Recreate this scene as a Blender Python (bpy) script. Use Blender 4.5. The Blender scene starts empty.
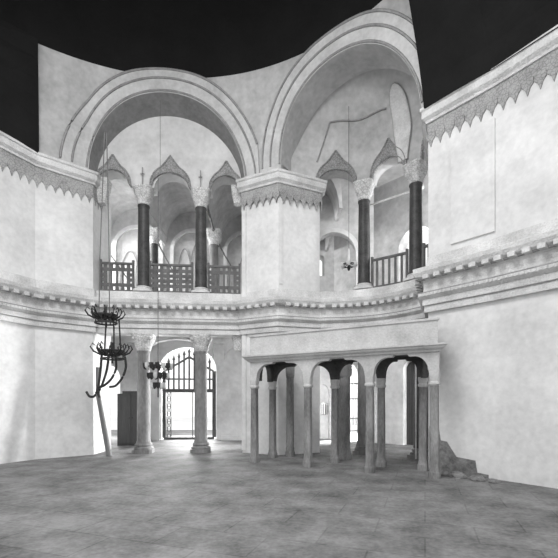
import bpy, bmesh, math, random
from mathutils import Vector, Matrix
random.seed(7)
PI = math.pi
scene = bpy.context.scene
COL = scene.collection

# ---------------------------------------------------------------- camera, world, lights, exposure
F = 400.0
cam_d = bpy.data.cameras.new('camera'); cam = bpy.data.objects.new('camera', cam_d); COL.objects.link(cam)
cam.location = (0, 0, 1.8); cam.rotation_euler = (PI/2, 0, 0)
cam_d.sensor_width = 36.0; cam_d.sensor_fit = 'HORIZONTAL'
cam_d.lens = 36.0*F/558.0
cam_d.shift_y = (401-279)/558.0
cam_d.clip_end = 300
scene.camera = cam

world = bpy.data.worlds.new('world'); scene.world = world; world.use_nodes = True
wbg = world.node_tree.nodes['Background']
wbg.inputs[0].default_value = (1, 1, 1, 1); wbg.inputs[1].default_value = .8
scene.view_settings.view_transform = 'Standard'
scene.view_settings.look = 'None'
scene.view_settings.exposure = 0.75
scene.view_settings.gamma = 1.0
scene.view_settings.use_curve_mapping = False

def area(name, loc, target, sx, sy, power):
    d = bpy.data.lights.new(name, 'AREA'); d.shape = 'RECTANGLE'; d.size = sx; d.size_y = sy; d.energy = power
    o = bpy.data.objects.new(name, d); COL.objects.link(o); o.location = loc
    o.rotation_euler = (Vector(target)-Vector(loc)).to_track_quat('-Z', 'Y').to_euler()
    return o
area('daylight_through_gate', (-4.2, 20.6, 2.6), (-4.0, 14.0, 0.6), 2.2, 3.6, 450)
area('daylight_through_side_arch', (6.4, 20.2, 2.6), (-3.0, 15.0, 0.0), 1.3, 3.2, 4200)
area('aisle_fill_light', (8.3, 9.6, 3.0), (5.0, 16.0, 1.6), 1.6, 2.6, 420)  # unseen lamp added to brighten the right aisle wall
area('daylight_through_left_arch', (-8.6, 20.0, 2.6), (-7.0, 15.0, 0.6), 1.6, 3.0, 120)
area('daylight_of_dome_windows', (-2.5, 4.5, 12.2), (-2.3, 8.5, 0), 5.0, 4.0, 620)
area('gallery_fill_light', (-13.8, 15.6, 7.6), (-3.0, 17.2, 8.4), 3.2, 3.0, 1700)  # added lamp out of view, lifts the left gallery
area('exedra_fill_light', (8.2, 12.5, 8.3), (3.0, 15.6, 8.4), 2.4, 2.6, 500)  # added lamp out of view on the right, lifts the curved gallery

# ---------------------------------------------------------------- materials
def mat(name, lo, hi, scale=1.2, rough=.85, bump=.15, fine=14.0, bscale=30.0, stretch=(1, 1, 1), pattern=None, lace=13.0, metal=0.0, seed=0.0):
    m = bpy.data.materials.new(name); m.use_nodes = True
    nt = m.node_tree; n = nt.nodes; L = nt.links
    b = n['Principled BSDF']; b.inputs['Roughness'].default_value = rough
    b.inputs['Metallic'].default_value = metal
    if 'Specular IOR Level' in b.inputs: b.inputs['Specular IOR Level'].default_value = .25
    g = n.new('ShaderNodeNewGeometry')
    mp = n.new('ShaderNodeMapping'); mp.inputs['Scale'].default_value = stretch; mp.inputs['Location'].default_value = (seed, seed*.7, seed*1.3)
    L.new(g.outputs['Position'], mp.inputs['Vector'])
    n1 = n.new('ShaderNodeTexNoise'); n1.inputs['Scale'].default_value = scale; n1.inputs['Detail'].default_value = 6; n1.inputs['Roughness'].default_value = .62
    L.new(mp.outputs[0], n1.inputs['Vector'])
    n2 = n.new('ShaderNodeTexNoise'); n2.inputs['Scale'].default_value = fine; n2.inputs['Detail'].default_value = 4
    L.new(mp.outputs[0], n2.inputs['Vector'])
    mx = n.new('ShaderNodeMath'); mx.operation = 'MULTIPLY_ADD'; mx.inputs[1].default_value = .3
    L.new(n2.outputs[0], mx.inputs[0]); 
    m7 = n.new('ShaderNodeMath'); m7.operation = 'MULTIPLY'; m7.inputs[1].default_value = .7
    L.new(n1.outputs[0], m7.inputs[0]); L.new(m7.outputs[0], mx.inputs[2])
    fac = mx.outputs[0]
    if pattern == 'lace':
        v = n.new('ShaderNodeTexVoronoi'); v.feature = 'DISTANCE_TO_EDGE'; v.inputs['Scale'].default_value = lace
        L.new(mp.outputs[0], v.inputs['Vector'])
        r2 = n.new('ShaderNodeMapRange'); r2.inputs[1].default_value = .03; r2.inputs[2].default_value = .12
        r2.inputs[3].default_value = -.10; r2.inputs[4].default_value = .12
        L.new(v.outputs['Distance'], r2.inputs[0])
        ad = n.new('ShaderNodeMath'); ad.operation = 'ADD'; L.new(r2.outputs[0], ad.inputs[0]); L.new(fac, ad.inputs[1]); fac = ad.outputs[0]
    if pattern == 'flags':
        br = n.new('ShaderNodeTexBrick'); br.inputs['Scale'].default_value = 1.0
        br.inputs['Brick Width'].default_value = 1.3; br.inputs['Row Height'].default_value = .7; br.inputs['Mortar Size'].default_value = .012
        br.inputs['Color1'].default_value = (.0, .0, .0, 1); br.inputs['Color2'].default_value = (.05, .05, .05, 1); br.inputs['Mortar'].default_value = (-.0, 0, 0, 1)
        mp2 = n.new('ShaderNodeMapping'); mp2.inputs['Rotation'].default_value = (0, 0, .35)
        L.new(g.outputs['Position'], mp2.inputs['Vector']); L.new(mp2.outputs[0], br.inputs['Vector'])
        ad = n.new('ShaderNodeMath'); ad.operation = 'ADD'; L.new(br.outputs['Color'], ad.inputs[0]); L.new(fac, ad.inputs[1])
        sb = n.new('ShaderNodeMath'); sb.operation = 'MULTIPLY_ADD'; sb.inputs[1].default_value = -.05
        L.new(br.outputs['Fac'], sb.inputs[0]); L.new(ad.outputs[0], sb.inputs[2]); fac = sb.outputs[0]
    cr = n.new('ShaderNodeMapRange'); cr.inputs[1].default_value = .32; cr.inputs[2].default_value = .68
    cr.inputs[3].default_value = lo; cr.inputs[4].default_value = hi
    L.new(fac, cr.inputs[0])
    cc = n.new('ShaderNodeCombineColor')
    for i in range(3): L.new(cr.outputs[0], cc.inputs[i])
    L.new(cc.outputs[0], b.inputs['Base Color'])
    n3 = n.new('ShaderNodeTexNoise'); n3.inputs['Scale'].default_value = bscale; n3.inputs['Detail'].default_value = 5
    L.new(mp.outputs[0], n3.inputs['Vector'])
    bp = n.new('ShaderNodeBump'); bp.inputs['Strength'].default_value = bump; bp.inputs['Distance'].default_value = .05
    L.new(n3.outputs[0], bp.inputs['Height']); L.new(bp.outputs[0], b.inputs['Normal'])
    return m
M = {}
M['plaster'] = mat('pale_plaster', .50, .78, .9, fine=9, bscale=8)
M['pier'] = mat('pier_limewash', .56, .84, .7, fine=7, bscale=6, seed=3)
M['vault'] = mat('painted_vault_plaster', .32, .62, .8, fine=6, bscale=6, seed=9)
M['vault_edge'] = mat('worn_archivolt_plaster', .40, .66, 1.2, fine=10, bscale=10, seed=5)
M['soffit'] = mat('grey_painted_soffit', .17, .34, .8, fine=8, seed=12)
M['lunette'] = mat('lunette_plaster', .48, .72, .9, fine=6, seed=15)
M['trim'] = mat('carved_pale_marble', .42, .82, 1.4, fine=26, bump=.5, bscale=26, seed=2)
M['marble'] = mat('white_marble', .5, .75, 2.5, fine=20, bump=.3, seed=4)
M['carved'] = mat('carved_capital_marble', .34, .72, 6, fine=30, bump=.9, bscale=22, pattern='lace', seed=6)
M['porphyry'] = mat('dark_breccia_marble', .025, .085, 4, rough=.45, fine=25, bump=.05, seed=8)
M['grey_marble'] = mat('veined_grey_marble', .12, .32, 2.2, rough=.6, fine=18, bump=.1, stretch=(1, 1, .35), seed=1)
M['hood'] = mat('stencilled_hood_paint', .15, .34, 3, fine=20, pattern='lace', seed=2)
M['pendant'] = mat('grey_stencil_paint', .20, .40, 3, fine=20, pattern='lace', seed=4)
M['line'] = mat('grey_line_paint_and_shade', .22, .36, 3, fine=12)
M['soot'] = mat('vignette_black_plaster', .004, .010, 1, bump=.02)  # near-black colour stands in for lens fall-off overhead
M['outer'] = mat('aisle_limewash', .48, .78, .7, fine=5, bscale=6, seed=22)
M['gallery'] = mat('gallery_painted_plaster', .34, .66, 1.0, fine=5, bscale=6, seed=31)
M['lattice'] = mat('weathered_grey_wood', .09, .17, 3, fine=30, bump=.2, seed=7)
M['iron'] = mat('dark_wrought_iron', .02, .05, 6, rough=.6, bump=.2)
M['gateiron'] = mat('grey_painted_iron', .08, .14, 6, rough=.6)
M['wood_and_shade'] = mat('stained_wood_and_shade', .07, .12, 1.5, fine=25, stretch=(1, 1, .15), seed=4)  # cupboard wood; also colours the shade under the deck and in the niche
M['pole'] = mat('weathered_pole_wood', .14, .26, 3, fine=25, stretch=(1, 1, .15))
M['stone'] = mat('platform_stone', .36, .62, 1.6, fine=22, bump=.3, bscale=20, seed=17)
M['post'] = mat('stained_post_marble', .10, .34, 1.8, fine=20, bump=.2, bscale=20, stretch=(1.5, 1.5, .5), seed=19)
M['floor'] = mat('worn_floor_slabs', .06, .26, 1.3, rough=.7, fine=16, bump=.5, bscale=5, pattern='flags', seed=3)
M['court'] = mat('sunlit_courtyard_paving', .6, .8, .9)
M['shade_stone'] = mat('shade_dark_stone', .05, .12, 2, seed=21)  # stone darkened to paint shade on the inner platform arches
M['rubble'] = mat('broken_rubble', .10, .30, 3, fine=12, bump=1, bscale=8)
M['rope'] = mat('pale_cord', .5, .7, 6)
M['glass'] = mat('pale_lamp_glass', .6, .8, 6, rough=.15)
M['cordd'] = mat('thin_dark_wire', .12, .2, 6)

# ---------------------------------------------------------------- helpers
def link(name, bm, m, parent=None, smooth=None, kind=None, label=None, cat=None, group=None, loc=None):
    me = bpy.data.meshes.new(name)
    bmesh.ops.recalc_face_normals(bm, faces=bm.faces)
    bm.to_mesh(me); bm.free()
    me.materials.append(m)
    if smooth is not None:
        me.polygons.foreach_set('use_smooth', [True]*len(me.polygons))
        try: me.set_sharp_from_angle(angle=math.radians(smooth))
        except Exception: pass
    o = bpy.data.objects.new(name, me); COL.objects.link(o)
    if parent is not None: o.parent = parent
    if loc: o.location = loc
    if kind: o['kind'] = kind
    if label: o['label'] = label
    if cat: o['category'] = cat
    if group: o['group'] = group
    return o
def struct(name, bm, m, smooth=None, label=None):
    return link(name, bm, m, None, smooth, 'structure', label)
def thing(name, label, cat, loc=(0, 0, 0), rz=0.0, group=None):
    o = bpy.data.objects.new(name, None); COL.objects.link(o); o.location = loc; o.rotation_euler = (0, 0, rz)
    o.empty_display_size = .1
    o['label'] = label; o['category'] = cat
    if group: o['group'] = group
    return o
def dup(root, loc, rz, label, group=None):
    r = root.copy(); COL.objects.link(r); r.location = loc; r.rotation_euler = (0, 0, rz); r['label'] = label
    if group: r['group'] = group
    for ch in list(root.children):
        c = ch.copy(); COL.objects.link(c); c.parent = r
        for g in list(ch.children):
            d = g.copy(); COL.objects.link(d); d.parent = c
    return r
NB = bmesh.new
def box(bm, c, s, rz=0.0, rx=0.0, ry=0.0):
    mtx = Matrix.Translation(c) @ Matrix.Rotation(rz, 4, 'Z') @ Matrix.Rotation(ry, 4, 'Y') @ Matrix.Rotation(rx, 4, 'X') @ Matrix.Diagonal((s[0], s[1], s[2], 1))
    bmesh.ops.create_cube(bm, size=1, matrix=mtx)
def lathe(bm, prof, seg=20, c=(0, 0, 0), flute=0):
    rings = []
    for r, z in prof:
        rings.append([bm.verts.new((c[0]+r*math.cos(2*PI*i/seg), c[1]+r*math.sin(2*PI*i/seg), c[2]+z)) for i in range(seg)])
    for a, b in zip(rings, rings[1:]):
        for i in range(seg):
            bm.faces.new((a[i], a[(i+1) % seg], b[(i+1) % seg], b[i]))
    bm.faces.new(rings[0][::-1]); bm.faces.new(rings[-1])
def loft_sq(bm, prof, c=(0, 0, 0), n=4, pw=None):
    """square / superellipse sections: prof = (half width, z, squareness)"""
    seg = 24; rings = []
    for h, z, q in prof:
        ring = []
        for i in range(seg):
            a = 2*PI*(i+.5)/seg; ca, sa = math.cos(a), math.sin(a)
            e = (abs(ca)**q+abs(sa)**q)**(-1/q)
            ring.append(bm.verts.new((c[0]+h*ca*e, c[1]+h*sa*e, c[2]+z)))
        rings.append(ring)
    for a, b in zip(rings, rings[1:]):
        for i in range(seg): bm.faces.new((a[i], a[(i+1) % seg], b[(i+1) % seg], b[i]))
    bm.faces.new(rings[0][::-1]); bm.faces.new(rings[-1])
def tube(bm, pts, r, seg=8):
    pts = [Vector(p) for p in pts]; rings = []
    for i, p in enumerate(pts):
        t = (pts[min(i+1, len(pts)-1)]-pts[max(i-1, 0)]).normalized()
        up = Vector((0, 0, 1)) if abs(t.z) < .9 else Vector((1, 0, 0))
        a = t.cross(up).normalized(); b = t.cross(a)
        rr = r[i] if isinstance(r, (list, tuple)) else r
        rings.append([bm.verts.new(p+a*rr*math.cos(2*PI*k/seg)+b*rr*math.sin(2*PI*k/seg)) for k in range(seg)])
    for a, b in zip(rings, rings[1:]):
        for k in range(seg): bm.faces.new((a[k], a[(k+1) % seg], b[(k+1) % seg], b[k]))
    bm.faces.new(rings[0][::-1]); bm.faces.new(rings[-1])

class Path:
    """plan polyline walked left to right as seen from the nave; n() points into the nave"""
    def __init__(s, pts):
        s.p = [Vector((a, b)) for a, b in pts]; s.L = [0.0]
        for a, b in zip(s.p, s.p[1:]): s.L.append(s.L[-1]+(b-a).length)
        s.len = s.L[-1]
    def at(s, t):
        i = 0
        while i < len(s.p)-2 and t > s.L[i+1]: i += 1
        a, b = s.p[i], s.p[i+1]; d = (b-a).normalized()
        return a+d*(t-s.L[i]), Vector((d.y, -d.x))
    def offset(s, o):
        out = []
        for i, p in enumerate(s.p):
            ns = []
            if i > 0: d = (p-s.p[i-1]).normalized(); ns.append(Vector((d.y, -d.x)))
            if i < len(s.p)-1: d = (s.p[i+1]-p).normalized(); ns.append(Vector((d.y, -d.x)))
            m = (ns[0]+ns[-1]).normalized(); k = m.dot(ns[0])
            out.append(p+m*(o/max(k, .45)))
        return out
def sweep(bm, path, prof):
    cols = [path.offset(o) for o, z in prof]
    rings = [[bm.verts.new((cols[j][i].x, cols[j][i].y, prof[j][1])) for j in range(len(prof))] for i in range(len(path.p))]
    n = len(prof)
    for a, b in zip(rings, rings[1:]):
        for j in range(n): bm.faces.new((a[j], a[(j+1) % n], b[(j+1) % n], b[j]))
    bm.faces.new(rings[0][::-1]); bm.faces.new(rings[-1])
def strip(bm, path, samples, thick, raise_=0.0, nz=1):
    """solid band on a wall: samples (s, zlo, zhi); front face at raise_, back at raise_-thick"""
    rings = []
    for t, lo, hi in samples:
        p, nn = path.at(t)
        hi = max(hi, lo+.002)
        ring = []
        for k in range(nz+1):
            q = p+nn*raise_; ring.append(bm.verts.new((q.x, q.y, lo+(hi-lo)*k/nz)))
        for k in range(nz, -1, -1):
            q = p+nn*(raise_-thick); ring.append(bm.verts.new((q.x, q.y, lo+(hi-lo)*k/nz)))
        rings.append(ring)
    m = len(rings[0])
    for a, b in zip(rings, rings[1:]):
        for j in range(m): bm.faces.new((a[j], a[(j+1) % m], b[(j+1) % m], b[j]))
    bm.faces.new(rings[0][::-1]); bm.faces.new(rings[-1])
def frange(a, b, st):
    n = max(1, int(math.ceil((b-a)/st))); return [a+(b-a)*i/n for i in range(n+1)]

# ---------------------------------------------------------------- plan of the church
uL = Vector((.9954, .0958)); nL = Vector((.0958, -.9954)); A0 = Vector((-4.80, 13.95))
def PL(s, fwd=0.0): return A0+uL*s+nL*fwd
SL0, SL1, SLC = -1.45, 3.48, 1.015
CE = Vector((1.6, 10.5)); RE = 3.4
def PE(deg, r=RE): return CE+Vector((math.cos(math.radians(deg)), math.sin(math.radians(deg))))*r
PKL = (-7.51, 12.32); PK1 = (-.02, 13.3); PK2 = (3.9, 10.45)
def v2(v): return (v.x, v.y)
CORN = [(-9.6, 8.2), PKL, (-6.22, 13.38), v2(PL(SL0, .25)), v2(PL(SL1, .25)), (-1.27, 13.93), PK1, (1.42, 13.72)]
CORN += [v2(PE(a, RE-.25)) for a in range(90, 26, -5)] + [(4.5, 11.85), PK2, (4.98, 9.2), (6.6, 7.0)]
corn = Path(CORN)
pierM = Path([(-1.30, 14.75), (-1.27, 13.93), PK1, (1.42, 13.95), (1.42, 14.9)])
pierL = Path([(-9.6, 8.2), PKL, (-6.22, 13.38), (-6.25, 14.5)])
pierR = Path([(4.62, 12.1), PK2, (4.98, 9.2), (6.6, 7.0)])
bayL = Path([v2(PL(-1.9)), v2(PL(4.0))]); oL = 1.9      # s on bayL = s + oL
ctr = Vector((-2.95, 5.6))

# floor and courtyard
bm = NB(); box(bm, (0, 8, -.1), (40, 34, .2)); struct('floor', bm, M['floor'])
bm = NB(); box(bm, (0, 35, -.12), (80, 20, .2)); struct('floor_courtyard', bm, M['court'])

# piers (ground to upper cornice), each a solid
def pier_solid(name, pts, z0, z1):
    bm = NB()
    lo = [bm.verts.new((x, y, z0)) for x, y in pts]; hi = [bm.verts.new((x, y, z1)) for x, y in pts]
    n = len(pts)
    for i in range(n): bm.faces.new((lo[i], lo[(i+1) % n], hi[(i+1) % n], hi[i]))
    bm.faces.new(lo[::-1]); bm.faces.new(hi)
    return struct(name, bm, M['pier'])
pier_solid('wall_centre_pier', [(-1.27, 15.0), (-1.27, 13.93), PK1, (1.42, 13.95), (1.42, 15.0)], 0, 9.4)
pier_solid('wall_left_pier', [(-9.6, 8.2), PKL, (-6.22, 13.38), (-6.25, 14.9), (-7.6, 14.9), (-10.6, 9.5)], 0, 9.4)
pier_solid('wall_right_pier', [(4.62, 12.1), PK2, (4.98, 9.2), (6.6, 7.0), (8.5, 7.0), (5.6, 12.6)], 0, 9.4)

# lower entablature
prof = [(.10, 4.1), (.10, 4.27), (.14, 4.28), (.14, 4.42), (.17, 4.44), (.24, 4.50), (.24, 4.57), (.13, 4.60), (.11, 4.72), (.12, 4.88), (.20, 4.94), (.30, 5.0), (.36, 5.10), (.37, 5.2), (.33, 5.22), (.06, 5.28), (.04, 5.54), (-.10, 5.57), (-.5, 5.57), (-.5, 4.1)]
bm = NB(); sweep(bm, corn, prof)
t = .1
while t < corn.len-.1:                       # scalloped modillion course under the cornice
    p, nn = corn.at(t); q = p+nn*.27
    ang = math.atan2(nn.y, nn.x)
    box(bm, (q.x, q.y, 4.965), (.17, .15, .10), ang)
    t += .29
t = .05
while t < corn.len-.05:                      # bead course
    p, nn = corn.at(t); q = p+nn*.235
    box(bm, (q.x, q.y, 4.535), (.05, .05, .06), math.atan2(nn.y, nn.x)); t += .11
struct('trim_1', bm, M['trim'])
bm = NB(); sweep(bm, corn, [(.13, 4.555), (.215, 4.57), (.215, 4.61), (.13, 4.62)]); struct('trim_27', bm, M['line'])  # this and the next two strips paint shade into the moulding recesses
bm = NB(); sweep(bm, corn, [(.12, 4.91), (.225, 4.925), (.24, 4.99), (.12, 4.99)]); struct('trim_28', bm, M['line'])
bm = NB(); sweep(bm, corn, [(.09, 4.262), (.13, 4.262), (.13, 4.285), (.09, 4.285)]); struct('trim_29', bm, M['line'])

# aisle ceiling / gallery floor
OUT = [(-15, 17.2), (2.6, 18.9), (7.8, 13.5), (9.5, 7.0)]
outp = Path(OUT)
def slab(name, z0, z1, m):
    inner = [(-9.6, 9.5), (-7.5, 13.3), (-6.3, 14.1)]+[v2(PL(SL0, -.1)), v2(PL(SL1, -.1)), (-1.0, 14.4), (1.4, 14.2)]+[v2(PE(a, RE+.1)) for a in range(88, 26, -5)]+[(4.8, 12.1), (5.1, 9.6), (7.4, 7.2)]
    outer = [(-15, 9.5), (-15, 17.2), (-8, 17.9), (-3.2, 18.35), (2.6, 18.9), (7.8, 13.5), (9.5, 7.2)]
    bm = NB()
    pts = inner+outer[::-1]
    vs = [bm.verts.new((x, y, z0)) for x, y in pts]
    f = bm.faces.new(vs)
    r = bmesh.ops.extrude_face_region(bm, geom=[f])
    for g in r['geom']:
        if isinstance(g, bmesh.types.BMVert): g.co.z = z1
    bmesh.ops.triangulate(bm, faces=[f for f in bm.faces if len(f.verts) > 4])
    return struct(name, bm, m)
slab('ceiling_aisle', 4.75, 5.3, M['outer'])

# outer wall with openings: (s centre, half width, sill, spring, rise)
def wall_open(bm, path, a, b, z0, z1, ops, thick, raise_=0.0):
    s = a
    def solid(x0, x1, lo, hi): strip(bm, path, [(x0, lo, hi), (x1, lo, hi)], thick, raise_)
    for c, hw, sill, spr, rise in ops:
        if c-hw > s: solid(s, c-hw, z0, z1)
        if sill > z0: solid(c-hw, c+hw, z0, sill)
        sm = [(c+hw*math.cos(PI*(1-k/16)), spr+rise*math.sin(PI*k/16), z1) for k in range(17)]
        strip(bm, path, sm, thick, raise_)
        s = c+hw
    if s < b: solid(s, b, z0, z1)
s_seg1 = outp.L[1]
def s_at(x):   # arc length on first outer segment for a world x
    return (x+15)/17.6*s_seg1
gate_s = s_at(-4.15)
ops_lo = [(s_at(-7.65), .52, 0.0, 2.8, .62), (gate_s, 1.28, 0.0, 3.25, 1.0), (s_at(2.15), .17, 1.15, 1.62, .12),
          (s_seg1+.88, .46, 0.0, 3.0, .46)]
o2 = [(s_seg1+3.9, .34, 0.0, 3.1, .34)]
bm = NB()
wall_open(bm, outp, 0, s_seg1, 0, 4.8, [o for o in ops_lo if o[0] < s_seg1], .7, 0)
wall_open(bm, outp, s_seg1, outp.L[2], 0, 4.8, [ops_lo[3]]+o2, .7, 0)
strip(bm, outp, [(outp.L[2], 0, 4.8), (outp.len, 0, 4.8)], .7)
struct('wall_aisle', bm, M['outer'])
# gallery outer wall with windows
bm = NB()
wall_open(bm, outp, 0, s_seg1, 5.3, 11.6, [(s_at(1.98), .17, 7.7, 8.5, .17)], .6, 0)
wall_open(bm, outp, s_seg1, outp.L[2], 5.3, 11.6, [(s_seg1+4.1, .75, 6.4, 8.0, .75)], .6, 0)
strip(bm, outp, [(outp.L[2], 5.3, 11.6), (outp.len, 5.3, 11.6)], .6)
struct('wall_gallery', bm, M['gallery'])
# baseboard ledge of the aisle wall
bm = NB(); strip(bm, outp, [(gate_s+1.5, 0, .22), (s_seg1-.9, 0, .22)], .12, .12); struct('baseboard_aisle', bm, M['outer'])

# aisle piers/wall projection right of the gate (transverse arch seen behind the lintel)
bm = NB()
tp = Path([(-9.4, 16.3), (1.2, 17.3)])
sm = []
def aisle_arch(c, hw): return [(c+hw*math.cos(PI*(1-k/16)), 3.55+.85*math.sin(PI*k/16), 4.8) for k in range(17)]
cs = [(1.75, 1.3), (5.15, 1.5), (8.4, 1.3)]
pos = 0
for c, hw in cs:
    strip(bm, tp, [(pos, 4.25, 4.8), (c-hw, 4.25, 4.8)], .35) if c-hw > pos else None
    strip(bm, tp, aisle_arch(c, hw), .35); pos = c+hw
struct('trim_2', bm, M['gallery'])

# ---------------------------------------------------------------- gallery vaults behind the left bay
bm = NB()
vb = [(-9.9, -7.62), (-7.62, -5.15), (-5.15, -2.68), (-2.68, -.2), (-.2, 2.2)]
for x0, x1 in vb:
    c = (x0+x1)/2; r = (x1-x0)/2
    for k in range(16):
        a0, a1 = PI*k/16, PI*(k+1)/16
        def P(a, y): return (c-r*math.cos(a), y, 8.85+1.6*math.sin(a))
        vs = [bm.verts.new(P(a0, 14.6)), bm.verts.new(P(a1, 14.6)), bm.verts.new(P(a1, 19)), bm.verts.new(P(a0, 19))]
        bm.faces.new(vs)
        us = [bm.verts.new((P(a0, 0)[0], 14.6, P(a0, 0)[2])), bm.verts.new((P(a1, 0)[0], 14.6, P(a1, 0)[2])), bm.verts.new((P(a1, 0)[0], 14.6, 11.0)), bm.verts.new((P(a0, 0)[0], 14.6, 11.0))]
        bm.faces.new(us)
bmesh.ops.remove_doubles(bm, verts=bm.verts, dist=.001)
o = struct('ceiling_gallery', bm, M['gallery'])
md = o.modifiers.new('solid', 'SOLIDIFY'); md.thickness = .12; md.offset = 1
# blind arch mouldings on gallery wall and a ledge
def arch_band(bm, path, c, r, w, spr, thick, raise_, rise=None, jamb=0.0):
    rise = rise or r; n = 24; prev = None
    pts = []
    if jamb: pts.append((c-r, c-r-w, spr-jamb, spr-jamb))
    for k in range(n+1):
        a = PI*(1-k/n); ca, sa = math.cos(a), math.sin(a)
        pts.append((c+r*ca, c+(r+w)*ca, spr+rise*sa, spr+(rise+w)*sa))
    if jamb: pts.append((c+r, c+r+w, spr-jamb, spr-jamb))
    rings = []
    for si, so, zi, zo in pts:
        pi, ni = path.at(si); po, no = path.at(so)
        ring = []
        for p, nn, z, off in ((pi, ni, zi, raise_), (po, no, zo, raise_), (po, no, zo, raise_-thick), (pi, ni, zi, raise_-thick)):
            q = p+nn*off; ring.append(bm.verts.new((q.x, q.y, z)))
        rings.append(ring)
    for a, b in zip(rings, rings[1:]):
        for j in range(4): bm.faces.new((a[j], a[(j+1) % 4], b[(j+1) % 4], b[j]))
    bm.faces.new(rings[0][::-1]); bm.faces.new(rings[-1])
bm = NB()
for x, r in ((-6.35, .95), (-3.9, .88), (-1.5, .9)):
    arch_band(bm, outp, s_at(x), r, .16, 8.6, .15, .1, jamb=2.8)
struct('trim_3', bm, M['outer'])
bm = NB()
for x, r, rise in ((-6.7, .4, 1.6), (-6.1, .35, 1.9), (-4.3, .3, 1.8), (-3.7, .38, 2.1), (-3.2, .3, 1.2), (-1.5, .35, 1.8)):
    arch_band(bm, outp, s_at(x), r, .05, 6.9, .04, .025, rise=rise, jamb=1.2)
struct('trim_4', bm, M['line'])

# ---------------------------------------------------------------- left bay: lunette wall over arcade, big arch, shell
ZI = 9.20     # impost top
def arcade_lo(s, cols_s, s0, s1, hwc=.38, rise=.54):
    edges = [s0]+[v for c in cols_s for v in (c-hwc, c+hwc)]+[s1]
    for i in range(0, len(edges), 2):
        a, b = edges[i], edges[i+1]
        if a <= s <= b:
            c = (a+b)/2; h = (b-a)/2
            return ZI+rise*math.sqrt(max(0, 1-((s-c)/h)**2))
    return ZI
def dense(s0, s1, cols_s, hwc=.38, st=.045):
    xs = set(frange(s0, s1, st))
    for c in cols_s: xs |= {c-hwc, c+hwc}
    return sorted(xs)
colsL = [.08, 2.05]
RB = 2.5
sm = [(s+oL, arcade_lo(s, colsL, SL0, SL1), 9.22+math.sqrt(max(0, (RB+.1)**2-(s-SLC)**2))) for s in dense(SL0, SL1, colsL)]
bm = NB(); strip(bm, bayL, sm, .55, .1, nz=2); struct('wall_lunette', bm, M['lunette'])

def ogee(bm, path, c, hw, rise, raise_, zbase=ZI, thick=.12, extra=.2, peak=1.08):
    H = hw+extra
    sm = []
    for s in frange(c-H, c+H, .04):
        d = abs(s-c)
        lo = zbase+rise*math.sqrt(max(0, 1-(d/hw)**2)) if d < hw else zbase
        tt = d/H
        hi = zbase+.02+(peak-.36)*max(0, 1-tt**2.3)**.5+.36*max(0, 1-tt*2.0)**1.5
        sm.append((s, lo, hi))
    strip(bm, path, sm, thick, raise_)
    for idx in (1, 2):
        pts = []
        for q_ in sm:
            p, nn = path.at(q_[0]); p = p+nn*(raise_+.01); pts.append((p.x, p.y, q_[idx]+(-.02 if idx == 2 else .02)))
        tube(bm, pts, .028, 6)
hoods = [(-.915, .535), (SLC, .635), (2.945, .535)]
for k, (c, h) in enumerate(hoods):
    bm = NB(); ogee(bm, bayL, c+oL, h, .54, .16, peak=1.12 if h > .6 else 1.06, extra=.07)
    # little upright finial crest
    p, nn = bayL.at(c+oL); q = p+nn*.14
    struct('trim_%d' % (5+k), bm, M['hood'])

for c_ in (0.08, 2.05):
    p = PL(c_, .18); bm = NB(); box(bm, (p.x, p.y, ZI+.35), (.03, .03, .6), 0); box(bm, (p.x, p.y, ZI+.42), (.13, .03, .03), 0); struct('trim_%d' % (30+int(c_)), bm, M['line'])
RT, ZT0, ZT1 = 7.6, 9.38, 12.45
VC = Vector((-.62, 13.58))
def shell_pt(p, z, off=0.0):
    d = p-ctr; r = d.length; f = min(1, max(0, (z-ZT0)/(ZT1-ZT0)))**1.25
    rr = r+(RT-r)*f-off
    q = ctr+d.normalized()*rr
    return Vector((q.x, q.y, z))
fwdL = .52
shL = Path([v2(PL(-3.4, .9)), v2(PL(SL0-.15, fwdL)), v2(PL(SL1+.1, fwdL)), PK1])
# left bay front line: straight so arch coordinates are s on line PL(s, fwdL), from left pier to the prow
def front_left(s):
    if s < SL0-.15: return PL(s, fwdL+(SL0-.15-s)*.67)
    if s > SL1+.1:
        f = (s-SL1-.1)/(4.2-SL1-.1); return PL(SL1+.1, fwdL).lerp(VC, f)
    return PL(s, fwdL)
PK2b = Vector(PK2); PK1b = Vector(PK1); uC = (PK2b-PK1b).normalized(); LC = (PK2b-PK1b).length
nC = Vector((uC.y, -uC.x))
SV = -(Vector(PK1)-VC).length
def front_right(s):
    if s < 0: return PK1b.lerp(VC, s/SV)
    return PK1b+uC*s
def shell(bm, fn, xs, lo, hi, off, thick=0.25, nz=8):
    rings = []
    for s in xs:
        a, b = lo(s), max(hi(s), lo(s)+.004); p = fn(s); ring = []
        for k in range(nz+1):
            ring.append(bm.verts.new(shell_pt(p, a+(b-a)*k/nz, off)))
        for k in range(nz, -1, -1):
            ring.append(bm.verts.new(shell_pt(p, a+(b-a)*k/nz, off-thick)))
        rings.append(ring)
    m = len(rings[0])
    for a, b in zip(rings, rings[1:]):
        for j in range(m): bm.faces.new((a[j], a[(j+1) % m], b[(j+1) % m], b[j]))
    bm.faces.new(rings[0][::-1]); bm.faces.new(rings[-1])
def arc(c, r, z0):
    return lambda s: z0+math.sqrt(r*r-(s-c)**2) if abs(s-c) < r else 0.0
rinL, routL = 2.6, 3.3
ZL = 9.36
xsL = sorted(set(frange(-3.0, 4.2, .06))|{SLC-rinL, SLC+rinL})
bm = NB(); shell(bm, front_left, xsL, lambda s: max(ZT0, arc(SLC, rinL, ZL)(s)), lambda s: ZT1, 0)
CR = LC/2; rinR, routR = 2.28, 2.98; ZR = 9.6
xsR = sorted(set(frange(SV, LC+.0, .06))|{CR-rinR, CR+rinR})
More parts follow.
